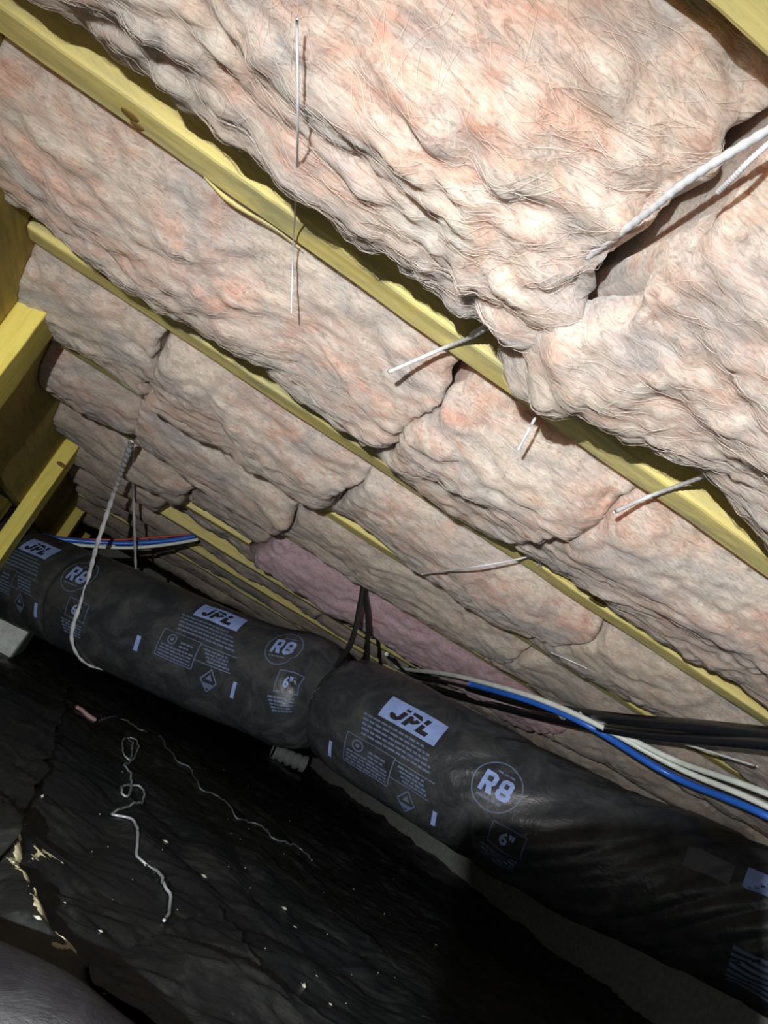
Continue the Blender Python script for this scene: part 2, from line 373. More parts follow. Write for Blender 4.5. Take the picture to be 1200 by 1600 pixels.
def make_batt(bay, x0, x1, label, sag=0.035, p=3.0, gap=0.018, res=0.006, seed=1, lump=0.013, m=None, fibres=0, tilt=0.0, wav=0.02, top=0.12, endw=0.022, torn=0.0, lap=None):
    G, n, nx, nt_, Pw = batt_surface(bay, x0, x1, sag, p, gap, res, seed, lump, tilt, top, endw, wav, torn, lap)
    Q = grid_faces(nx, nt_, True)
    V = G; me = mesh_np('insulation_batt', V, Q)
    # end caps
    bm = bmesh.new(); bm.from_mesh(me)
    be = [e for e in bm.edges if e.is_boundary]
    bmesh.ops.holes_fill(bm, edges=be, sides=0); bmesh.ops.recalc_face_normals(bm, faces=bm.faces[:]); bm.to_mesh(me); bm.free()
    o = link('insulation_batt', me, m or M_INS); tag(o, label, 'insulation', 'glass wool batts between the joists')
    if fibres:
        rg = np.random.default_rng(seed); K = 7; fibres *= 2
        i = rg.uniform(3, nx - 4, fibres); j = rg.uniform(nt_ * 0.12, nt_ * 0.9, fibres)
        P0 = G.reshape(nx, nt_, 3)[i.astype(int), j.astype(int)]
        hd = 0.25 + 1.5 * noise(P0 * 5, seed + 40) + rg.normal(0, 0.35, fibres) + np.pi * (rg.random(fibres) < 0.5); bend = rg.normal(0, 0.13, fibres); step = rg.uniform(0.4, 1.1, fibres) * 0.006 / res
        pts = []
        G3 = G.reshape(nx, nt_, 3); n3 = n.reshape(nx, nt_, 3)
        lift = rg.uniform(0.0002, 0.0025, fibres)
        for k in range(K):
            ii = np.clip(i, 1, nx - 2); jj = np.clip(j, 1, nt_ - 2); a = ii.astype(int); b = jj.astype(int); fa = (ii - a)[:, None]; fb = (jj - b)[:, None]
            P = (G3[a, b] * (1 - fa) + G3[a + 1, b] * fa) * (1 - fb) + (G3[a, b + 1] * (1 - fa) + G3[a + 1, b + 1] * fa) * fb
            pts.append(P + n3[a, b] * (lift * math.sin((k + 0.6) / K * np.pi) * 1.0 + 0.0003)[:, None])
            i = i + np.cos(hd) * step; j = j + np.sin(hd) * step; hd = hd + bend
        C = np.stack(pts, 1); T = np.gradient(C, axis=1); T /= np.linalg.norm(T, axis=2)[..., None] + 1e-9
        A = np.cross(T, np.array([0.3, 0.5, 0.8])); A /= np.linalg.norm(A, axis=2)[..., None] + 1e-9; B = np.cross(T, A)
        rad = rg.uniform(0.00006, 0.00014, fibres)[:, None, None] * np.array([0.3, 0.8, 1, 1, 1, 0.8, 0.3])[None, :, None]
        vs = [C + rad * (math.cos(t) * A + math.sin(t) * B) for t in (0, 2.09, 4.19)]
        Vf = np.stack(vs, 2)                       # fibres,K,3,3
        base = (np.arange(fibres) * K * 3)[:, None, None]; kk = (np.arange(K - 1) * 3)[None, :, None]; s = np.arange(3)[None, None, :]
        s2 = (s + 1) % 3
        Qf = np.stack([base + kk + s, base + kk + 3 + s, base + kk + 3 + s2, base + kk + s2], -1).reshape(-1, 4)
        f = link('loose_fibres', mesh_np('loose_fibres', Vf.reshape(-1, 3), Qf), M_FIB, o); f['kind'] = 'stuff'
    return o
L0 = PX + 0.002
make_batt(-1, L0 - 0.0, 0.150, 'large pink batt overhanging the long joist, sagging lowest at the top', sag=0.056, p=2.3, gap=0.024, tilt=0.012, res=0.0036, seed=3, lump=0.018, torn=0.011, fibres=2000, endw=0.05)
make_batt(-1, 0.142, 0.85, 'pink batt at the upper right edge, tied with twine on its left', sag=0.050, p=2.6, gap=0.010, tilt=0.012, lap=(0.180, 0.034, 0.020), res=0.0040, seed=14, lump=0.015, fibres=2000)
make_batt(0, L0, 0.160, 'pink batt under the long joist, curled where it meets the rim board', sag=0.040, p=2.7, gap=0.022, res=0.0040, tilt=0.026, seed=25, lump=0.015, fibres=2000)
make_batt(0, 0.158, 0.366, 'short piece of batt between two twine ties below the long joist', sag=0.046, p=2.8, gap=0.020, res=0.0042, tilt=0.020, seed=36, lump=0.014, fibres=700)
make_batt(0, 0.366, 1.15, 'pink batt at the right edge below the long joist', sag=0.034, p=2.9, gap=0.020, res=0.0046, tilt=0.026, seed=47, lump=0.013, fibres=1400)
make_batt(1, L0, -0.113, 'small batt at the rim board below the first yellow stud top', sag=0.035, p=2.8, gap=0.008, res=0.0046, seed=58, lump=0.014, fibres=500)
make_batt(1, -0.124, 0.205, 'batt with a lower hanging lip above the white lacing strap', sag=0.040, p=2.8, gap=0.010, res=0.0048, tilt=0.016, seed=69, lump=0.014, fibres=900)
make_batt(1, 0.205, 0.64, 'batt in the middle of the photo under the second full joist', sag=0.036, p=2.9, gap=0.012, res=0.0052, tilt=0.016, seed=70, lump=0.012, fibres=900)
make_batt(1, 0.64, 1.5, 'grey dusty batt at the right edge above the black pipes', sag=0.032, p=2.9, gap=0.012, res=0.006, tilt=0.016, seed=81, lump=0.012, m=M_DUSTY_DIM, fibres=900)
make_batt(2, L0, -0.128, 'ragged small batt touching the rim board above the second stud', sag=0.036, p=2.8, gap=0.008, res=0.006, seed=92, lump=0.013)
make_batt(2, -0.139, 0.205, 'rolled looking batt where the white lacing strap is tied', sag=0.040, p=2.7, gap=0.012, res=0.006, seed=103, lump=0.013, fibres=500)
make_batt(2, 0.205, 0.75, 'dusty batt above the mauve insulation', sag=0.034, p=2.8, gap=0.014, res=0.006, seed=114, lump=0.012, m=M_DUSTY_DIM, fibres=500)
make_batt(2, 0.75, 1.7, 'brownish dusty batt behind the black pipes', sag=0.030, p=2.8, gap=0.014, res=0.008, seed=125, lump=0.012, m=M_DUSTY_DIM)
make_batt(3, L0, 0.02, 'short dusty batt under the strap tie beside the rim board', sag=0.036, p=2.6, gap=0.02, res=0.007, seed=136, lump=0.012, m=M_DUSTY_DIM)
make_batt(3, 0.022, 0.235, 'thin dusty batt above the short bare joist strip', sag=0.012, p=2.4, gap=0.05, res=0.007, seed=137, lump=0.015, m=M_DUSTY_DIM)
make_batt(3, 0.235, 1.13, 'mauve tinted batt hanging lower than its neighbours behind the black strap', sag=0.056, p=2.4, gap=0.030, res=0.006, seed=147, lump=0.014, m=M_PURPLE)
make_batt(4, L0, -0.02, 'dim batt at the rim board behind the white lacing strap', sag=0.030, p=2.3, gap=0.03, res=0.009, seed=158, lump=0.012, m=M_DUSTY_DIM)
make_batt(4, -0.018, 0.36, 'dark batt pushed up between the two bare joist strips', sag=-0.004, p=2.1, gap=0.055, res=0.008, seed=159, lump=0.018, m=M_DUSTY_DIM)
make_batt(4, 0.362, 0.93, 'dark batt between the bare joists behind the mauve insulation', sag=0.004, p=2.1, gap=0.055, res=0.008, seed=169, lump=0.018, m=M_DUSTY_DIM)
make_batt(4, 0.932, 1.86, 'brown batt below the blue tube at the right, behind the duct', sag=0.036, p=2.6, gap=0.02, res=0.009, seed=171, lump=0.013, m=M_DUSTY_DIM)
make_batt(3, 1.14, 1.86, 'brown batt just right of the mauve insulation, behind the tubes', sag=0.036, p=2.6, gap=0.02, res=0.008, seed=173, lump=0.013, m=M_DUSTY_DIM)
make_batt(5, L0, 0.12, 'dim batt behind the red, blue and white tubes', sag=0.026, p=2.3, gap=0.05, res=0.011, seed=180, lump=0.012, m=M_DUSTY_DIM)
make_batt(5, 0.122, 0.62, 'dark batt beneath the longest bare joist strip', sag=0.002, p=2.1, gap=0.055, res=0.010, seed=185, lump=0.018, m=M_DUSTY_DIM)
make_batt(5, 0.622, 1.85, 'dark brown batt just above the pinched middle of the duct', sag=0.010, p=2.3, gap=0.05, res=0.012, seed=191, lump=0.012, m=M_DUSTY_DIM)
LBF = ['dim batt above the far side of the duct, nearest of the far row', 'dim far batt over the printed duct', 'farthest dim batts over the duct']
for k, bay in enumerate((6, 7, 8)):
    make_batt(bay, L0, 1.88, LBF[k], sag=(0.012, 0.02, 0.03)[k], p=2.3, gap=0.05, res=0.016, seed=200 + 11 * k, lump=0.014, m=M_DUSTY_DIM)

# ------------------------------------------------------------------ rim board, studs, pier
o = link('rim_board', box_mesh('rim_board', (PX - 0.038, -1.4, CZ + 0.138), (PX, 8.4, H + JD - 0.003), 0.003, 60, 0.002, 4), M_RIM, smooth=False)
tag(o, 'yellow brown rim board closing the joist ends on the left', 'board')
SL = ['bright yellow stud nearest the camera on the left edge', 'yellow stud with a knot crack, just in front of the duct', 'short looking pale stud top behind the tubes', 'small dim farthest stud behind the tubes']
for k, y in enumerate((1.225, 2.365, 3.757, 5.1)):
    o = link('wall_stud', box_mesh('wall_stud', (PX + 0.0005, y, 0.0), (-0.280, y + 0.120, H - 0.001), 0.003, 40, 0.0015, 50 + k), M_WOODZ, smooth=False)
    tag(o, SL[k], 'stud', 'studs along the left wall')
    if k == 1:
        P = at_y((96, 726), y); me = bpy.data.meshes.new('knot'); bm = bmesh.new(); bmesh.ops.create_uvsphere(bm, u_segments=16, v_segments=8, radius=1)
        for v in bm.verts: v.co = Vector((P[0] + v.co.x * 0.014, y + v.co.y * 0.003, P[2] + v.co.z * 0.006))
        bm.to_mesh(me); bm.free(); link('knot', me, M_KNOT, o)
o = link('post', box_mesh('post', (PX - 0.082, 2.47, 0.0), (PX - 0.0415, 2.56, CZ + 0.1375), 0.003, 30, 0.0015, 61), M_WOODZ, smooth=False)
tag(o, 'darker post under the rim board, behind the knotted stud', 'post')
def pier():
    me = box_mesh('concrete_pier', (-0.62, 2.86, 0.0), (-0.150, 3.3, CZ - 0.152), 0.008, 0)
    bm = bmesh.new(); bm.from_mesh(me); bmesh.ops.subdivide_edges(bm, edges=bm.edges[:], cuts=14, use_grid_fill=True)
    P = np.array([v.co[:] for v in bm.verts]); d = noise(P * np.array([30, 30, 4]), 5) * 0.006
    for v, k in zip(bm.verts, d): v.co.y += k; v.co.x += k
    bm.to_mesh(me); bm.free(); o = link('concrete_pier', me, M_CONC); tag(o, 'grey concrete pier block under the left end of the duct', 'pier')
pier()

# ------------------------------------------------------------------ the flexible duct
DP = [(-0.62, 2.86, -0.03), tuple(at_y((20, 893), 2.66) - CAM), tuple(at_y((60, 909), 2.58) - CAM), tuple(at_y((206, 975), 2.30) - CAM), tuple(at_y((330, 1030), 2.17) - CAM),
      tuple(at_y((430, 1068), 2.08) - CAM), tuple(at_y((515, 1093), 1.99) - CAM), tuple(at_y((580, 1132), 1.88) - CAM), tuple(at_y((656, 1175), 1.77) - CAM),
      tuple(at_y((853, 1291), 1.57) - CAM), tuple(at_y((1050, 1380), 1.42) - CAM), tuple(at_y((1200, 1452), 1.30) - CAM), (1.42, 1.13, 0.11), (1.62, 0.95, 0.11)]
DC, DL = catmull([np.array(p) + CAM for p in DP], 900)
DT, DA, DB = frames(DC)                       # A points up, B to the far/near side
DS = np.linspace(0, DL, 900)
def s_of(px):
    x, y = project(DC); return DS[np.argmin((x - px[0]) ** 2 + (y - px[1]) ** 2)]
S_PIN = s_of((522, 1096)); S_STRAP = s_of((130, 940))
def duct_r(s, th):
    """radius at arc length s and angle th (0 = up, toward the camera side positive)"""
    d = s - S_PIN
    r = 0.1315 + 0 * s
    r = r - 0.040 * np.exp(-(d / 0.026) ** 2) - 0.010 * np.exp(-(d / 0.085) ** 2)
    r = r + 0.010 * np.exp(-((d + 0.10) / 0.07) ** 2)
    P = np.stack([s * 5, np.cos(th) * 0.9, np.sin(th) * 0.9], 1)
    r = r + 0.004 * noise(P, 3) + 0.0016 * noise(P * 3.5, 4)
    # gathers fanning out of the tie, and slack diagonal folds further along
    g = np.exp(-np.abs(d) / 0.065); r = r + 0.010 * g * (np.abs(noise(np.stack([np.cos(th) * 3.6, np.sin(th) * 3.6, s * 3], 1), 7)) - 0.3)
    for d0, t0, sl, am, wd in ((-0.075, 1.30, 7.0, 0.007, 0.075), (-0.045, 1.62, 5.0, 0.006, 0.06), (-0.07, 2.0, 2.5, 0.005, 0.07), (0.06, 1.3, -5.0, 0.004, 0.07)):
        r = r + am * np.exp(-((th - t0 - (d - d0) * sl) / wd) ** 2 - ((d - d0) / 0.045) ** 2)
    k = np.clip((s - S_PIN - 0.28) / 0.15, 0, 1)
    ph = th * 0.9 + (s - S_PIN) * 5.2
    fold = np.abs(noise(np.stack([ph * 3.1, s * 1.2 + 4, th * 0 + 1.5], 1), 8))
    r = r + k * 0.011 * (np.minimum(fold * 1.6, 0.7) - 0.42)
    r = r - 0.006 * np.exp(-((s - S_STRAP) / 0.010) ** 2)
    return r
def duct_pt(s, th, off=0.0):
    s = np.atleast_1d(np.asarray(s, float)); th = np.atleast_1d(np.asarray(th, float))
    ip = lambda A: np.stack([np.interp(s, DS, A[:, k]) for k in range(3)], 1)
    C, A, B = ip(DC), ip(DA), ip(DB); A /= np.linalg.norm(A, axis=1)[:, None]; B /= np.linalg.norm(B, axis=1)[:, None]
    r = duct_r(s, th) + off
    return C + r[:, None] * (np.cos(th)[:, None] * A + SGN * np.sin(th)[:, None] * B)
SGN = 1.0
if (duct_pt([1.0], [math.pi / 2]) - DC[np.argmin(abs(DS - 1.0))])[0][1] > 0: SGN = -1.0     # th=+90deg faces the camera side
duct = empty('flexible_duct', tuple(DC[0]))
tag(duct, 'black insulated flexible duct with pale blue print, hung under the joists', 'duct')
ns, nth = 760, 128
sg, tg = np.meshgrid(np.linspace(0, DL, ns), np.linspace(0, 2 * np.pi, nth, endpoint=False), indexing='ij')
o = link('jacket', mesh_np('jacket', duct_pt(sg.ravel(), tg.ravel()), grid_faces(ns, nth, True)), M_DUCT, duct)

# find the duct coordinate under a pixel
_ss, _tt = np.meshgrid(np.linspace(0.05, DL - 0.05, 1400), np.linspace(-0.9, 2.6, 260), indexing='ij')
_PP = duct_pt(_ss.ravel(), _tt.ravel()); _qx, _qy = project(_PP)
_gs = _ss.shape
_nr = np.cross(np.gradient(_PP.reshape(*_gs, 3), axis=0), np.gradient(_PP.reshape(*_gs, 3), axis=1)).reshape(-1, 3)
_ctr = np.stack([np.interp(_ss.ravel(), DS, DC[:, k]) for k in range(3)], 1)
_nr *= np.sign(np.einsum('ij,ij->i', _nr, _PP - _ctr))[:, None]
_face = np.einsum('ij,ij->i', _nr, CAM - _PP) > 0
def on_duct(px):
    d = (_qx - px[0]) ** 2 + (_qy - px[1]) ** 2 + np.where(_face, 0, 1e6); i = int(np.argmin(d)); return _ss.ravel()[i], _tt.ravel()[i]
RB = 0.1315
class Print:
    """flat print drawn in (a along the duct, b up around it) metres, wrapped on the jacket"""
    def __init__(self): self.bm = bmesh.new()
    def poly(self, pts):
        vs = [self.bm.verts.new((x, y, 0)) for x, y in pts]; self.bm.faces.new(vs); return self
    def bar(self, x0, y0, x1, y1): return self.poly([(x0, y0), (x1, y0), (x1, y1), (x0, y1)])
    def line(self, p, q, t):
        p = np.array(p); q = np.array(q); d = (q - p) / np.linalg.norm(q - p); n = np.array([-d[1], d[0]]) * t / 2
        return self.poly([p - n, q - n, q + n, p + n])
    def ring(self, cx, cy, r, t, n=48, ay=1.0):
        for k in range(n):
            a, b = 2 * math.pi * k / n, 2 * math.pi * (k + 1) / n
            self.poly([(cx + R * math.cos(w), cy + R * math.sin(w) * ay) for R, w in ((r, a), (r + t, a), (r + t, b), (r, b))])
        return self
    def text(self, s, cx, cy, h, bold=0.0, shear=0.0, wide=1.0):
        cu = bpy.data.curves.new('t', 'FONT'); cu.body = s; cu.size = 1; cu.offset = bold; cu.shear = shear; cu.align_x = 'CENTER'; cu.resolution_u = 6
        ob = bpy.data.objects.new('t', cu); COL.objects.link(ob); bpy.context.view_layer.update()
        me = bpy.data.meshes.new_from_object(ob.evaluated_get(bpy.context.evaluated_depsgraph_get()))
        V = np.array([v.co[:] for v in me.vertices]); lo, hi = V.min(0), V.max(0); k = h / (hi[1] - lo[1])
        base = [self.bm.verts.new((cx + (v[0] - (lo[0] + hi[0]) / 2) * k * wide, cy + (v[1] - (lo[1] + hi[1]) / 2) * k, 0)) for v in V]
        for p in me.polygons:
            try: self.bm.faces.new([base[i] for i in p.vertices])
            except ValueError: pass
        bpy.data.objects.remove(ob); bpy.data.meshes.remove(me); bpy.data.curves.remove(cu); return self
    def build(self, name, m, s0, t0, off=0.0009, parent=None, label=None):
        bm = self.bm; bmesh.ops.triangulate(bm, faces=bm.faces[:])
        for _ in range(5):
            e = [x for x in bm.edges if x.calc_length() > 0.007]
            if not e: break
            bmesh.ops.subdivide_edges(bm, edges=e, cuts=1); bmesh.ops.triangulate(bm, faces=bm.faces[:])
        V = np.array([v.co[:] for v in bm.verts])
        P = duct_pt(s0 + V[:, 0], t0 - V[:, 1] / RB, off)
        for v, p in zip(bm.verts, P): v.co = Vector(p)
        bmesh.ops.recalc_face_normals(bm, faces=bm.faces[:])
        me = bpy.data.meshes.new(name); bm.to_mesh(me); bm.free()
        o = link(name, me, m, parent or duct, smooth=False)
        if label: o['label'] = label
        return o
def block_letters(P, word, cx, cy, h, t, shear):
    w = h * 0.68; gap = h * 0.14; x = -(len(word) * w + (len(word) - 1) * gap) / 2; b = -h / 2; tp = h / 2; md = h * 0.04
    sh = lambda pts: P.poly([(cx + px + shear * py, cy + py) for px, py in pts])
    bar = lambda x0, y0, x1, y1: sh([(x0, y0), (x1, y0), (x1, y1), (x0, y1)])
    c = t * 0.75
    for ch in word:
        r = x + w
        if ch == 'J':
            bar(r - t, b + c, r, tp); sh([(x + c, b), (r - c, b), (r, b + c), (r - t, b + t), (x + t, b + t), (x, b + c)]); bar(x, b + c, x + t, b + h * 0.36)
        elif ch == 'L':
            bar(x, b, x + t, tp); bar(x + t, b, r, b + t)
        elif ch in 'PR':
            bar(x, b, x + t, tp); bar(x + t, tp - t, r - c, tp); bar(x + t, md - t, r - c, md)
            sh([(r - c, md - t), (r, md - t + c), (r, tp - c), (r - c, tp), (r - c, tp - t), (r - t, tp - t), (r - t, md), (r - c, md)])
            if ch == 'R': sh([(x + w * 0.42, md - t), (r - t * 1.25, b), (r + t * 0.1, b), (x + w * 0.42 + t * 1.35, md - t)])
        elif ch == '8':
            for y0, y1, i in ((b, md, 0.0), (md - t * 0.9, tp, w * 0.04)):
                X0, X1 = x + i, r - i
                o = [(X0 + c, y0), (X1 - c, y0), (X1, y0 + c), (X1, y1 - c), (X1 - c, y1), (X0 + c, y1), (X0, y1 - c), (X0, y0 + c)]
                q = [(X0 + t, y0 + t), (X1 - t, y0 + t), (X1 - t, y0 + t), (X1 - t, y1 - t), (X1 - t, y1 - t), (X0 + t, y1 - t), (X0 + t, y1 - t), (X0 + t, y0 + t)]
                for k in range(8):
                    k2 = (k + 1) % 8; pts = [o[k], o[k2], q[k2], q[k]]
                    sh(pts if q[k] != q[k2] else pts[:3])
        x = r + gap
    return P
def worded(P, x0, x1, y, t, rg, sl=0.0):
    x = x0
    while x < x1 - 0.003:
        wl = min(rg.uniform(0.006, 0.017), x1 - x); P.bar(x, y - t / 2, x + wl, y + t / 2); x += wl + 0.0022
def label_set(s0, t0, inch, seed):
    """one repeat of the printed legend; (s0,t0) = centre of the logo plate"""
    rg = np.random.default_rng(seed)
    W, Hh = 0.062, 0.027
    lg = Print().poly([(-W, -Hh), (W, -Hh), (W, Hh), (-W, Hh)]).build('printed_logo', M_PRINT, s0, t0, 0.0009)
    block_letters(Print(), 'JPL', -0.001, -0.002, 0.036, 0.0098, 0.26).build('logo_letters', M_INK, s0, t0, 0.0016, lg, 'black slanted logo letters')
    sw = Print()
    sx = np.linspace(-0.05, 0.055, 24); sy = 0.004 + 0.004 * np.sin((sx + 0.05) / 0.105 * 5.5)
    for i in range(23): sw.line((sx[i], sy[i]), (sx[i + 1], sy[i + 1]), 0.0034)
    sw.build('logo_swoosh', M_PRINT, s0, t0, 0.0022, lg)
    tx = Print()
    for k in range(5): worded(tx, -0.086 + 0.003 * k, 0.058 + 0.006 * k - (0.012 if k == 0 else 0), -0.037 - 0.0095 * k, 0.0042, rg)
    tx.build('printed_text', M_PRINTD, s0, t0)
    bx = Print()
    bx.line((-0.100, -0.086), (-0.100, -0.150), 0.002).line((-0.100, -0.086), (0.005, -0.086), 0.0014).line((-0.100, -0.150), (0.005, -0.150), 0.0024)
    bx.line((0.005, -0.084), (0.005, -0.150), 0.0024).line((0.005, -0.088), (0.098, -0.088), 0.002).line((0.005, -0.126), (0.098, -0.126), 0.002)
    for k in range(2): worded(bx, -0.048, -0.008 - 0.004 * k, -0.103 - 0.009 * k, 0.004, rg)
    for k in range(4): worded(bx, -0.094, 0.0, -0.121 - 0.0076 * k, 0.0038, rg)
    for k in range(4): worded(bx, 0.016 + 0.006 * k, 0.076 + 0.005 * k, -0.096 - 0.0076 * k, 0.0042, rg)
    bx.build('printed_box', M_PRINTD, s0, t0)
    Print().ring(-0.072, -0.103, 0.0092, 0.0028).ring(-0.072, -0.103, 0.0, 0.004, 12).build('printed_seal', M_PRINTD, s0, t0, 0.0012)
    dm = Print(); c = np.array([0.052, -0.160]); A_ = [c + np.array(q) for q in ((0, 0.027), (0.020, 0), (0, -0.027), (-0.020, 0))]
    for i in range(4): dm.line(A_[i], A_[(i + 1) % 4], 0.003)
    dm.poly([c + np.array(q) for q in ((-0.013, -0.006), (0.013, -0.006), (0.006, -0.018), (-0.006, -0.018))]).poly([c + np.array(q) for q in ((-0.009, 0.002), (0.009, 0.002), (0, 0.016))])
    dm.build('printed_diamond', M_PRINTD, s0, t0)
    Print().bar(0.112, -0.178, 0.122, -0.140).build('printed_dash', M_PRINT, s0, t0)
    Print().bar(-0.150, -0.165, -0.140, -0.127).build('printed_dash', M_PRINT, s0, t0)
    cx, cy = 0.205, -0.030
    rr = Print().ring(cx, cy, 0.047, 0.0028, 64); rr.build('printed_ring', M_PRINTD, s0, t0)
    block_letters(Print(), 'R8', cx, cy, 0.042, 0.0088, 0.0).build('printed_rating', M_PRINT, s0, t0, 0.0012)
    u = Print(); worded(u, cx - 0.028, cx + 0.022, cy - 0.029, 0.0044, rg); u.build('printed_text', M_PRINTD, s0, t0)
    u = Print(); worded(u, cx - 0.012, cx + 0.024, cy + 0.029, 0.0034, rg); u.build('printed_text', M_PRINTD, s0, t0)
    q = Print(); x0, x1, ya, yb = cx + 0.022, cx + 0.088, cy - 0.058, cy - 0.104
    for p_, q_ in (((x0, ya), (x1, ya)), ((x1, ya), (x1, yb)), ((x1, yb), (x0, yb)), ((x0, yb), (x0, ya))): q.line(p_, q_, 0.0024)
    q.build('printed_box', M_PRINTD, s0, t0)
    Print().text(inch, (x0 + x1) / 2, (ya + yb) / 2, 0.026, 0.03).build('printed_size', M_PRINT, s0, t0, 0.0012)
    tx = Print()
    for k in range(5): worded(tx, x0 - 0.012 + 0.004 * k, x1 - 0.004, yb - 0.012 - 0.0072 * k, 0.0042, rg)
    tx.build('printed_text', M_PRINTD, s0, t0)
for px, inch, sd in (((62, 857), '6"', 1), ((343, 962), '6"', 2), ((648, 1127), '6"', 3)):
    label_set(*on_duct(px), inch, sd)
    print('logo at', on_duct(px))
# the black tape band with a bright scuffed print at the right edge
s_, t_ = on_duct((1180, 1425))
tp = Print()
for k in range(7): tp.bar(-0.014, -0.07 - 0.011 * k, 0.06, -0.064 - 0.011 * k)
tp.build('printed_text', M_PRINTD, s_, t_)
Print().bar(-0.03, 0.03, 0.06, 0.065).build('printed_patch', M_PRINT, s_, t_)
_s, _t = on_duct((1108, 1352)); Print().bar(-0.045, -0.020, 0.045, 0.020).build('tape_patch', plain('grey_tape', (0.12, 0.13, 0.15), 0.5), _s, _t)
# tie band in the pinch
th = np.linspace(0, 2 * np.pi, 65)
tb = duct_pt(np.full(65, S_PIN), th, 0.003)
link('tie_band', tube_mesh('tie_band', tb, 0.005, 130, 8, 0.4), M_STRAPB, duct)

# ------------------------------------------------------------------ straps that carry the duct
def twisted(name, pts, r, n=160, sides=8, m=M_TWINE, parent=None):
    me = tube_mesh(name, pts, r * (1 + 0.18 * np.sin(np.linspace(0, n * 0.9, n))), n, sides, 0.55, (0.2, 0.3, 0.9), 60)
    return link(name, me, m, parent)
st = empty('lacing_strap', tuple(at_z((205, 692), H - 0.03))); tag(st, 'white lacing strap looped under the duct, tied to the insulation above', 'strap')
fr = [at_z((205, 692), H - 0.03)]
for px, dd in (((178, 770), 2.02), ((152, 850), 2.10)): fr.append(at_d(px, dd))
for px in ((139, 905), (127, 945), (117, 975), (114, 998)): s_, t_ = on_duct(px); fr.append(duct_pt([s_], [t_], 0.005)[0])
s_, t_ = on_duct((114, 998))
for k in range(1, 9): fr.append(duct_pt([s_ + 0.003 * k], [t_ + 0.3 * k], 0.005)[0])
twisted('front_strand', fr, 0.0062, 220, parent=st)
bk = [at_z((206, 690), H - 0.031), at_d((208, 760), 2.25), at_d((210, 830), 2.42), at_d((212, 892), 2.55), at_d((212, 930), 2.58), at_d((205, 990), 2.5), fr[-1]]
twisted('back_strand', bk, 0.0048, 160, parent=st)
o = link('black_hanger_strap', tube_mesh('black_hanger_strap', [at_y((567, 916), 1.78), at_y((561, 950), 1.80), at_y((549, 1003), 1.84), duct_pt([S_PIN], [0.75], 0.006)[0]], 0.0065, 50, 8, 0.4), M_STRAPB)
tag(o, 'black strap holding up the pinched middle of the duct', 'strap')
link('far_strand', tube_mesh('far_strand', [at_y((567, 917), 1.79), at_y((573, 955), 1.83), at_y((575, 1010), 1.90), duct_pt([S_PIN + 0.02], [-0.2], 0.006)[0]], 0.0062, 50, 8, 0.4), M_STRAPB, o)

# twine stapled across the joists
def twine(pts, label, r=0.0016, n=80):
    o = link('support_twine', tube_mesh('support_twine', pts, r * (1 + 0.15 * np.sin(np.arange(n) * 2.2)), n, 7), M_TWINE)
    tag(o, label, 'twine', 'twine holding up the insulation'); return o
zt = lambda px, dz: at_z(px, H + dz)
twine([zt((1215, 194), -0.030), zt((1080, 278), -0.034), zt((985, 352), -0.032), zt((830, 465), -0.030)], 'white twine along the batt seam at the upper right', 0.0022)
twine([zt((1215, 212), -0.024), zt((1172, 250), -0.036), zt((1148, 275), -0.038), zt((1122, 300), -0.036)], 'short loose end of twine beside the upper right seam', 0.0014, 60)
twine([zt((815, 475), -0.03), zt((745, 522), -0.010), zt((688, 546), -0.006), zt((606, 582), -0.05)], 'white twine pulled tight across the long joist', 0.0019)
twine([zt((812, 480), -0.03), zt((772, 500), -0.02), zt((735, 522), -0.012)], 'second strand beside the tight white twine', 0.0012, 30)
twine([zt((464, 30), -0.062), zt((465, 200), -0.07), zt((462, 312), -0.03), zt((458, 385), -0.008), zt((455, 490), -0.048)], 'long thin vertical twine crossing the long joist at left', 0.0007)
twine([zt((868, 595), -0.025), zt((846, 635), -0.012), zt((826, 672), -0.035), zt((810, 702), -0.048)], 'short twine tie beside the lapped batt on the long joist', 0.0013, 40)
twine([zt((1215, 690), -0.045), zt((1102, 743), -0.012), zt((1016, 775), -0.008), zt((960, 800), -0.045)], 'twine crossing the long joist at the right edge', 0.0020)
t5 = twine([zt((660, 897), -0.045), zt((740, 886), -0.05), zt((820, 871), -0.008), zt((831, 862), -0.006)], 'thin twine running to a stapled loop on the second full joist', 0.0014)
link('loop', tube_mesh('loop', [zt((826, 870), -0.003), zt((834, 860), -0.004), zt((841, 862), -0.004), zt((844, 886), -0.003)], 0.0022, 40, 7), M_TWINE, t5)
twine([zt((862, 1020), -0.045), zt((890, 1032), -0.05), zt((916, 1044), -0.045)], 'thin twine above the black pipes', 0.0013, 30)
twine([at_z((955, 1135), CZ + 0.285), at_z((1060, 1160), CZ + 0.285), at_z((1182, 1197), CZ + 0.28)], 'thin silver line under the black pipes at the right', 0.0020, 40)

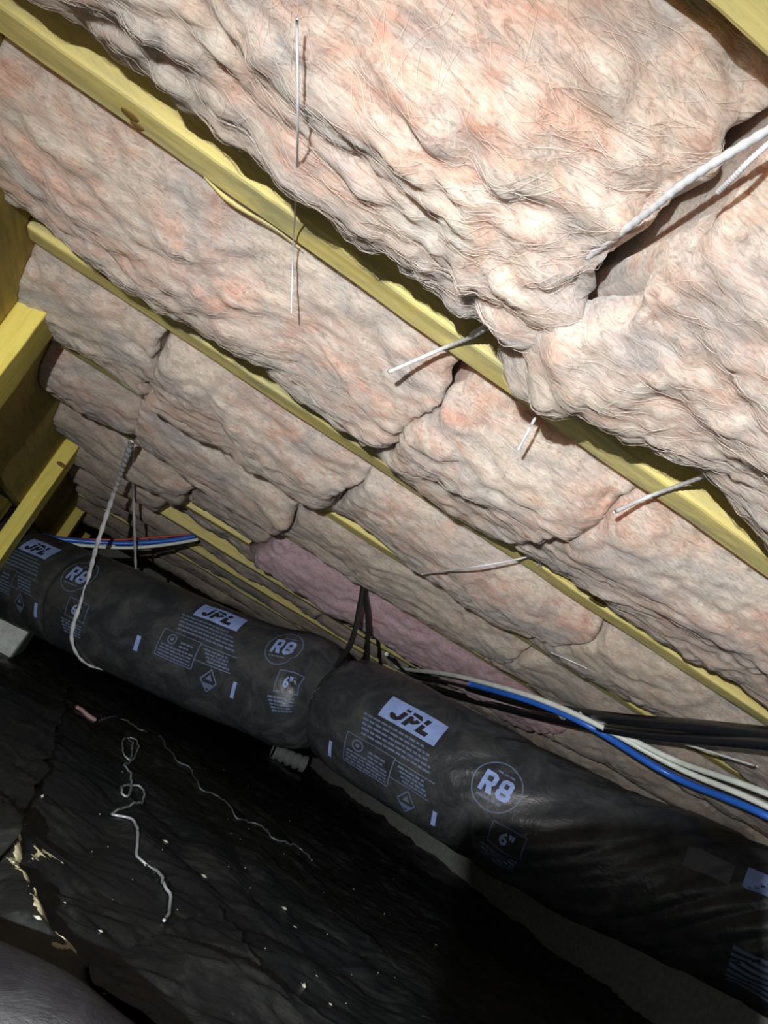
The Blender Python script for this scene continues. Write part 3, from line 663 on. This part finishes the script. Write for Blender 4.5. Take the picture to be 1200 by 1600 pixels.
# ------------------------------------------------------------------ tubes and pipes
def tube(name, pts, r, m, label, cat='tube', n=110):
    o = link(name, tube_mesh(name, pts, r, n, 14), m); tag(o, label, cat); return o
Z = lambda px, z: at_z(px, CZ + z)
tube('water_tube', [Z((604, 1022), .262), Z((625, 1043), .266), Z((690, 1052), .27), Z((735, 1061), .272), Z((830, 1088), .276), Z((925, 1128), .275), Z((1060, 1200), .270), Z((1215, 1268), .266), Z((1520, 1432), .262), Z((1900, 1640), .262)], 0.0055, M_WHITE, 'white tube lying along the blue tube at the right')
tube('water_tube', [Z((735, 1068), .268), Z((830, 1096), .272), Z((920, 1134), .271), Z((1050, 1212), .264), Z((1215, 1283), .258), Z((1520, 1452), .254), Z((1900, 1665), .254)], 0.0068, M_BLUE, 'long bright blue tube at the right, above the duct')
tube('water_tube', [Z((905, 1116), .283), Z((960, 1142), .280), Z((1060, 1190), .276), Z((1215, 1247), .272), Z((1520, 1392), .268), Z((1900, 1580), .266)], 0.0056, M_WHITE, 'upper white tube parting from the blue tube')
tube('water_tube', [Z((606, 1026), .258), Z((640, 1052), .262), Z((700, 1066), .266), Z((760, 1080), .266)], 0.0038, M_PIPE, 'dark thin tube under the white one')
tube('drain_pipe', [Z((640, 1046), .300), Z((735, 1075), .295), Z((833, 1101), .292), Z((960, 1122), .288), Z((1090, 1135), .282), Z((1215, 1150), .276), Z((1500, 1188), .270), Z((1800, 1230), .268)], 0.0105, M_PIPE, 'upper black pipe under the insulation at the right', 'pipe')
tube('drain_pipe', [Z((660, 1070), .290), Z((740, 1093), .284), Z((833, 1117), .282), Z((980, 1144), .274), Z((1100, 1155), .268), Z((1215, 1164), .262), Z((1500, 1200), .252), Z((1800, 1240), .248)], 0.0085, M_PIPE, 'lower black pipe under the insulation at the right', 'pipe')
cl = tube('pipe_clip', [Z((874, 1113), .274), Z((878, 1119), .272), Z((882, 1121), .272)], 0.006, M_COUPL, 'small pale clip on the black pipes', 'clip', 12)
yb = 2.66
tube('water_tube', [at_y((62, 838), yb), at_y((90, 848), yb), at_y((190, 856), yb), at_y((260, 851), yb), at_y((309, 843), yb)], 0.0050, M_WHITE, 'white tube below the red and blue ones at the left')
tube('water_tube', [at_y((66, 836), yb + .02), at_y((100, 843), yb + .02), at_y((190, 849), yb + .02), at_y((260, 845), yb + .02), at_y((304, 838), yb + .02)], 0.0070, M_BLUE, 'blue tube in the bundle between the left studs and joists')
tube('water_tube', [at_y((66, 836), yb + .02), at_y((120, 842), yb + .03), at_y((190, 843), yb + .03), at_y((250, 839), yb + .03), at_y((300, 835), yb + .03)], 0.0030, M_RED, 'thin red tube on top of the left bundle')
tube('water_tube', [at_y((66, 838), yb - .01), at_y((100, 851), yb + .0), at_y((140, 852), yb + .005), at_y((180, 853), yb + .01)], 0.0036, M_WHITE, 'second short white tube crossing the left bundle')

# ------------------------------------------------------------------ things on the ground
def gz(P, lift): P = np.array(P); h = ground_h(np.array([P[0]]), np.array([P[1]])) + fold_h(np.array([P[0]]), np.array([P[1]])); P[2] = h[0] + lift; return P
def gpath(pxs, lift, n=120):
    C, _ = catmull([at_z(q, 0.01) for q in pxs], n); return [gz(p, lift) for p in C]
w1 = [(205, 1150), (216, 1160), (211, 1182), (196, 1176), (192, 1158), (202, 1150), (208, 1168), (206, 1186), (196, 1192), (206, 1204), (210, 1222), (202, 1240), (192, 1234), (196, 1221), (214, 1219), (228, 1228), (228, 1246), (212, 1252), (198, 1258), (178, 1267), (196, 1276), (211, 1290), (218, 1313), (226, 1328), (247, 1341), (259, 1360), (262, 1374), (274, 1387), (275, 1407), (266, 1421)]
o = link('coiled_wire', tube_mesh('coiled_wire', gpath(w1, 0.004, 200), 0.0021, 320, 8), M_WIRE); tag(o, 'silver wire with two curls lying on the black plastic', 'wire')
w2 = [(152, 1116), (175, 1119), (192, 1119), (208, 1130), (224, 1141), (240, 1146), (258, 1166), (275, 1188), (298, 1202), (314, 1226), (342, 1238), (360, 1258), (374, 1272), (398, 1277), (416, 1290), (428, 1305), (452, 1314), (474, 1320), (490, 1338)]
o = link('wavy_wire', tube_mesh('wavy_wire', gpath(w2, 0.003, 200), 0.0022, 260, 8), plain('dull_wire', (0.20, 0.23, 0.25), 0.5, 0.2)); tag(o, 'dull wavy wire trailing from a pink scrap across the plastic', 'wire')
pa = [gz(at_z(q, 0.01), 0.007) for q in ((119, 1102), (128, 1106), (140, 1112), (154, 1120))]
o = link('insulation_scrap', tube_mesh('insulation_scrap', pa, np.r_[0.003, np.linspace(0.009, 0.011, 18), 0.004], 20, 10, 0.6), plain('pink_scrap', (0.55, 0.36, 0.34), 0.9)); tag(o, 'small pink scrap at the end of the wavy wire', 'scrap')

def heap(name, pxs, wd, ht, m, seed, n=90, k=26):
    C, _ = catmull([at_z(q, 0.015) for q in pxs], n); T = np.gradient(C, axis=0); T /= np.linalg.norm(T, axis=1)[:, None]
    side = np.stack([-T[:, 1], T[:, 0], T[:, 0] * 0], 1); u = np.linspace(-1, 1, k)
    W = wd * np.sin(np.linspace(0.08, np.pi - 0.08, n)) ** 0.6 * np.clip(0.75 + 0.9 * noise1(np.arange(n) * 0.17, seed) + 0.5 * noise1(np.arange(n) * 0.6, seed + 2), 0.12, 2)
    P = C[:, None] + side[:, None] * (W[:, None] * u[None, :] * (1 + 0.25 * noise(np.stack([np.repeat(np.arange(n) * .4, k), np.tile(u * 3, n), np.zeros(n * k)], 1), seed).reshape(n, k)))[..., None]
    P = P.reshape(-1, 3); z = ground_h(P[:, 0], P[:, 1]) + fold_h(P[:, 0], P[:, 1])
    P[:, 2] = z + ht * (1 - np.tile(u, n) ** 2) * (0.7 + 0.6 * noise(P * 60, seed + 1)) - 0.0006
    return link(name, mesh_np(name, P, grid_faces(n, k)), m)
o = heap('dirt_streak', [(30, 1292), (33, 1335), (45, 1375), (70, 1425), (100, 1455), (128, 1468)], 0.010, 0.0018, M_SAND, 3); tag(o, 'tan dirt streak along the fold of the plastic at the left edge', 'dirt', kind='stuff')
o = heap('dirt_patch', [(62, 1325), (78, 1314), (95, 1318), (112, 1328)], 0.012, 0.0016, M_SAND, 5, 40, 16); tag(o, 'small tan dirt patch beside the long dirt streak', 'dirt', kind='stuff')
o = heap('dirt_lump', [(0, 1283), (14, 1284), (27, 1296)], 0.008, 0.002, M_SAND, 6, 40, 16); tag(o, 'curled tan dirt edge at the left border', 'dirt', kind='stuff')
o = heap('dirt_fringe', [(88, 1462), (108, 1470), (126, 1466)], 0.008, 0.003, M_SAND, 7, 30, 12); tag(o, 'frayed tan dirt at the lower end of the streak', 'dirt', kind='stuff')
def flecks():
    rg = np.random.default_rng(5); V, Fc = [], []
    spots = [(62, 1091), (33, 1190), (70, 1238), (10, 1242), (265, 1305), (325, 1358), (52, 1447), (152, 1546), (258, 1496), (345, 1533), (330, 1545), (385, 1352), (560, 1253), (605, 1420), (470, 1432), (450, 1410), (480, 1530), (320, 1460), (312, 1472), (200, 1478)]
    spots += [(rg.uniform(20, 690), rg.uniform(1180, 1580)) for _ in range(90)]
    for k, px in enumerate(spots):
        P = at_z(px, 0.01)
        if px[1] < 1080 or not 0.3 < P[1] < 3.6 or P[0] > 2.3: continue
        P = gz(P, 0.0015); s = (rg.uniform(0.0025, 0.0055) if k < 20 else rg.uniform(0.0008, 0.0022)); a = rg.uniform(0, 6.28); b = len(V)
        for dx, dy, dz in ((-1.5, 0, 0), (0, -.6, 0), (1.5, 0, 0), (0, .6, 0), (0, 0, .6), (0, 0, -.6)):
            V.append((P[0] + s * (dx * math.cos(a) - dy * math.sin(a)), P[1] + s * (dx * math.sin(a) + dy * math.cos(a)), P[2] + s * dz))
        for i in range(4): Fc += [(b + i, b + (i + 1) % 4, b + 4), (b + (i + 1) % 4, b + i, b + 5)]
    o = link('debris_flecks', mesh_from('debris_flecks', V, Fc), plain('pale_flecks', (0.45, 0.45, 0.38), 0.9)); tag(o, 'scattered pale flecks of debris on the black plastic', 'debris', kind='stuff')
flecks()
# overlapping plastic sheet in the foreground
def sheet(name, edge_px, in_px, lift, label, seed, m=M_POLY):
    E, _ = catmull([at_z(q, 0.02) for q in edge_px], 140); I, _ = catmull([at_z(q, 0.02) for q in in_px], 140)
    k = 60; t = np.linspace(0, 1, k)
    P = E[:, None] * (1 - t)[None, :, None] + I[:, None] * t[None, :, None]; P = P.reshape(-1, 3); tt = np.tile(t, 140)
    jag = noise(P * np.array([14, 14, 1]), seed) * 0.012 * np.exp(-tt * 9); P[:, 0] += jag; P[:, 1] += jag
    z = ground_h(P[:, 0], P[:, 1]) + fold_h(P[:, 0], P[:, 1])
    P[:, 2] = z + lift * (0.35 + 0.65 * np.exp(-tt * 10)) + 0.004 * (1 + noise(P * 11, seed + 1)) * np.clip(tt * 6, 0, 1)
    B = P.copy(); B[:, 2] -= 0.0012
    n = len(P); Q = grid_faces(140, k); Qb = Q[:, ::-1] + n
    rim = np.array([[i * k, (i + 1) * k, (i + 1) * k + n, i * k + n] for i in range(139)])
    o = link(name, mesh_np(name, np.vstack([P, B]), np.vstack([Q, Qb, rim])), m); tag(o, label, 'plastic sheet'); return o
sheet('plastic_sheet', [(345, 1395), (392, 1462), (408, 1482), (448, 1520), (478, 1548), (530, 1600), (570, 1650)], [(150, 1480), (180, 1520), (200, 1545), (230, 1575), (255, 1600), (300, 1640), (340, 1680)], 0.010, 'black plastic flap overlapping the ground sheet, bottom centre', 31)
sheet('plastic_sheet', [(112, 1060), (102, 1095), (92, 1140), (76, 1185), (52, 1245), (28, 1292), (-10, 1345)], [(-40, 1035), (-60, 1075), (-80, 1120), (-110, 1160), (-130, 1210), (-140, 1270), (-120, 1330)], 0.012, 'black plastic edge folded over at the left border of the ground sheet', 37)
# plastic bunched in a roll right in front of the lens
ra = [at_d((-180, 1545), 0.50), at_d((-40, 1605), 0.50), at_d((60, 1665), 0.50), at_d((180, 1745), 0.50), at_d((320, 1840), 0.50)]
C, L = catmull(ra, 120); T, A, B = frames(C); th = np.linspace(0, 2 * np.pi, 48, endpoint=False)
V = C[:, None] + 0.042 * (np.cos(th)[None, :, None] * A[:, None] + np.sin(th)[None, :, None] * B[:, None])
V = V.reshape(-1, 3); V += noise(V * 14, 4)[:, None] * np.repeat(A, 48, 0) * 0.006
Q = grid_faces(120, 48, True); me = bpy.data.meshes.new('plastic_roll'); me.from_pydata(V.tolist(), [], [tuple(q) for q in Q] + [tuple(range(48))[::-1], tuple(range(119 * 48, 120 * 48))])
o = link('plastic_roll', me, M_ROLL); tag(o, 'smooth grey black plastic bulging up in the bottom left corner', 'plastic roll')
# ribbed grey coupling lying far behind the pinched duct
a_, b_ = at_z((427, 1172), 0.055), at_z((476, 1194), 0.055); b_ = a_ + (b_ - a_) * 1.0; b_ = at_y((476, 1194), a_[1]); b_[2] = max(b_[2], 0.05)
n = 90; rr = 0.048 + 0.006 * np.sign(np.sin(np.linspace(0, 9 * np.pi, n)))
o = link('ribbed_coupling', tube_mesh('ribbed_coupling', [a_, a_ * .66 + b_ * .34, a_ * .34 + b_ * .66, b_], rr, n, 24), M_COUPL); tag(o, 'grey ribbed coupling in the dark under the pinched duct', 'coupling')

# ------------------------------------------------------------------ the phone that takes the picture (behind the lens, it shades the lower right)
def phone():
    x0, x1, y0, y1 = -0.060, 0.0150, -0.140, 0.0150; rc = 0.011; pts = []
    for cx, cy, a0 in ((x1 - rc, y1 - rc, 0), (x0 + rc, y1 - rc, 90), (x0 + rc, y0 + rc, 180), (x1 - rc, y0 + rc, 270)):
        for k in range(9): a = math.radians(a0 + k * 90 / 8); pts.append((cx + rc * math.cos(a), cy + rc * math.sin(a)))
    n = len(pts); V = [CAM + RT * x + UP * y - FW * d for d in (0.004, 0.012) for x, y in pts]
    Fc = [tuple(range(n)), tuple(range(2 * n - 1, n - 1, -1))] + [(i, i + n, (i + 1) % n + n, (i + 1) % n) for i in range(n)]
    o = link('smartphone', mesh_from('smartphone', V, Fc), M_PHONE, smooth=False); tag(o, 'dark smartphone whose shadow falls over the right end of the duct', 'phone')
phone()
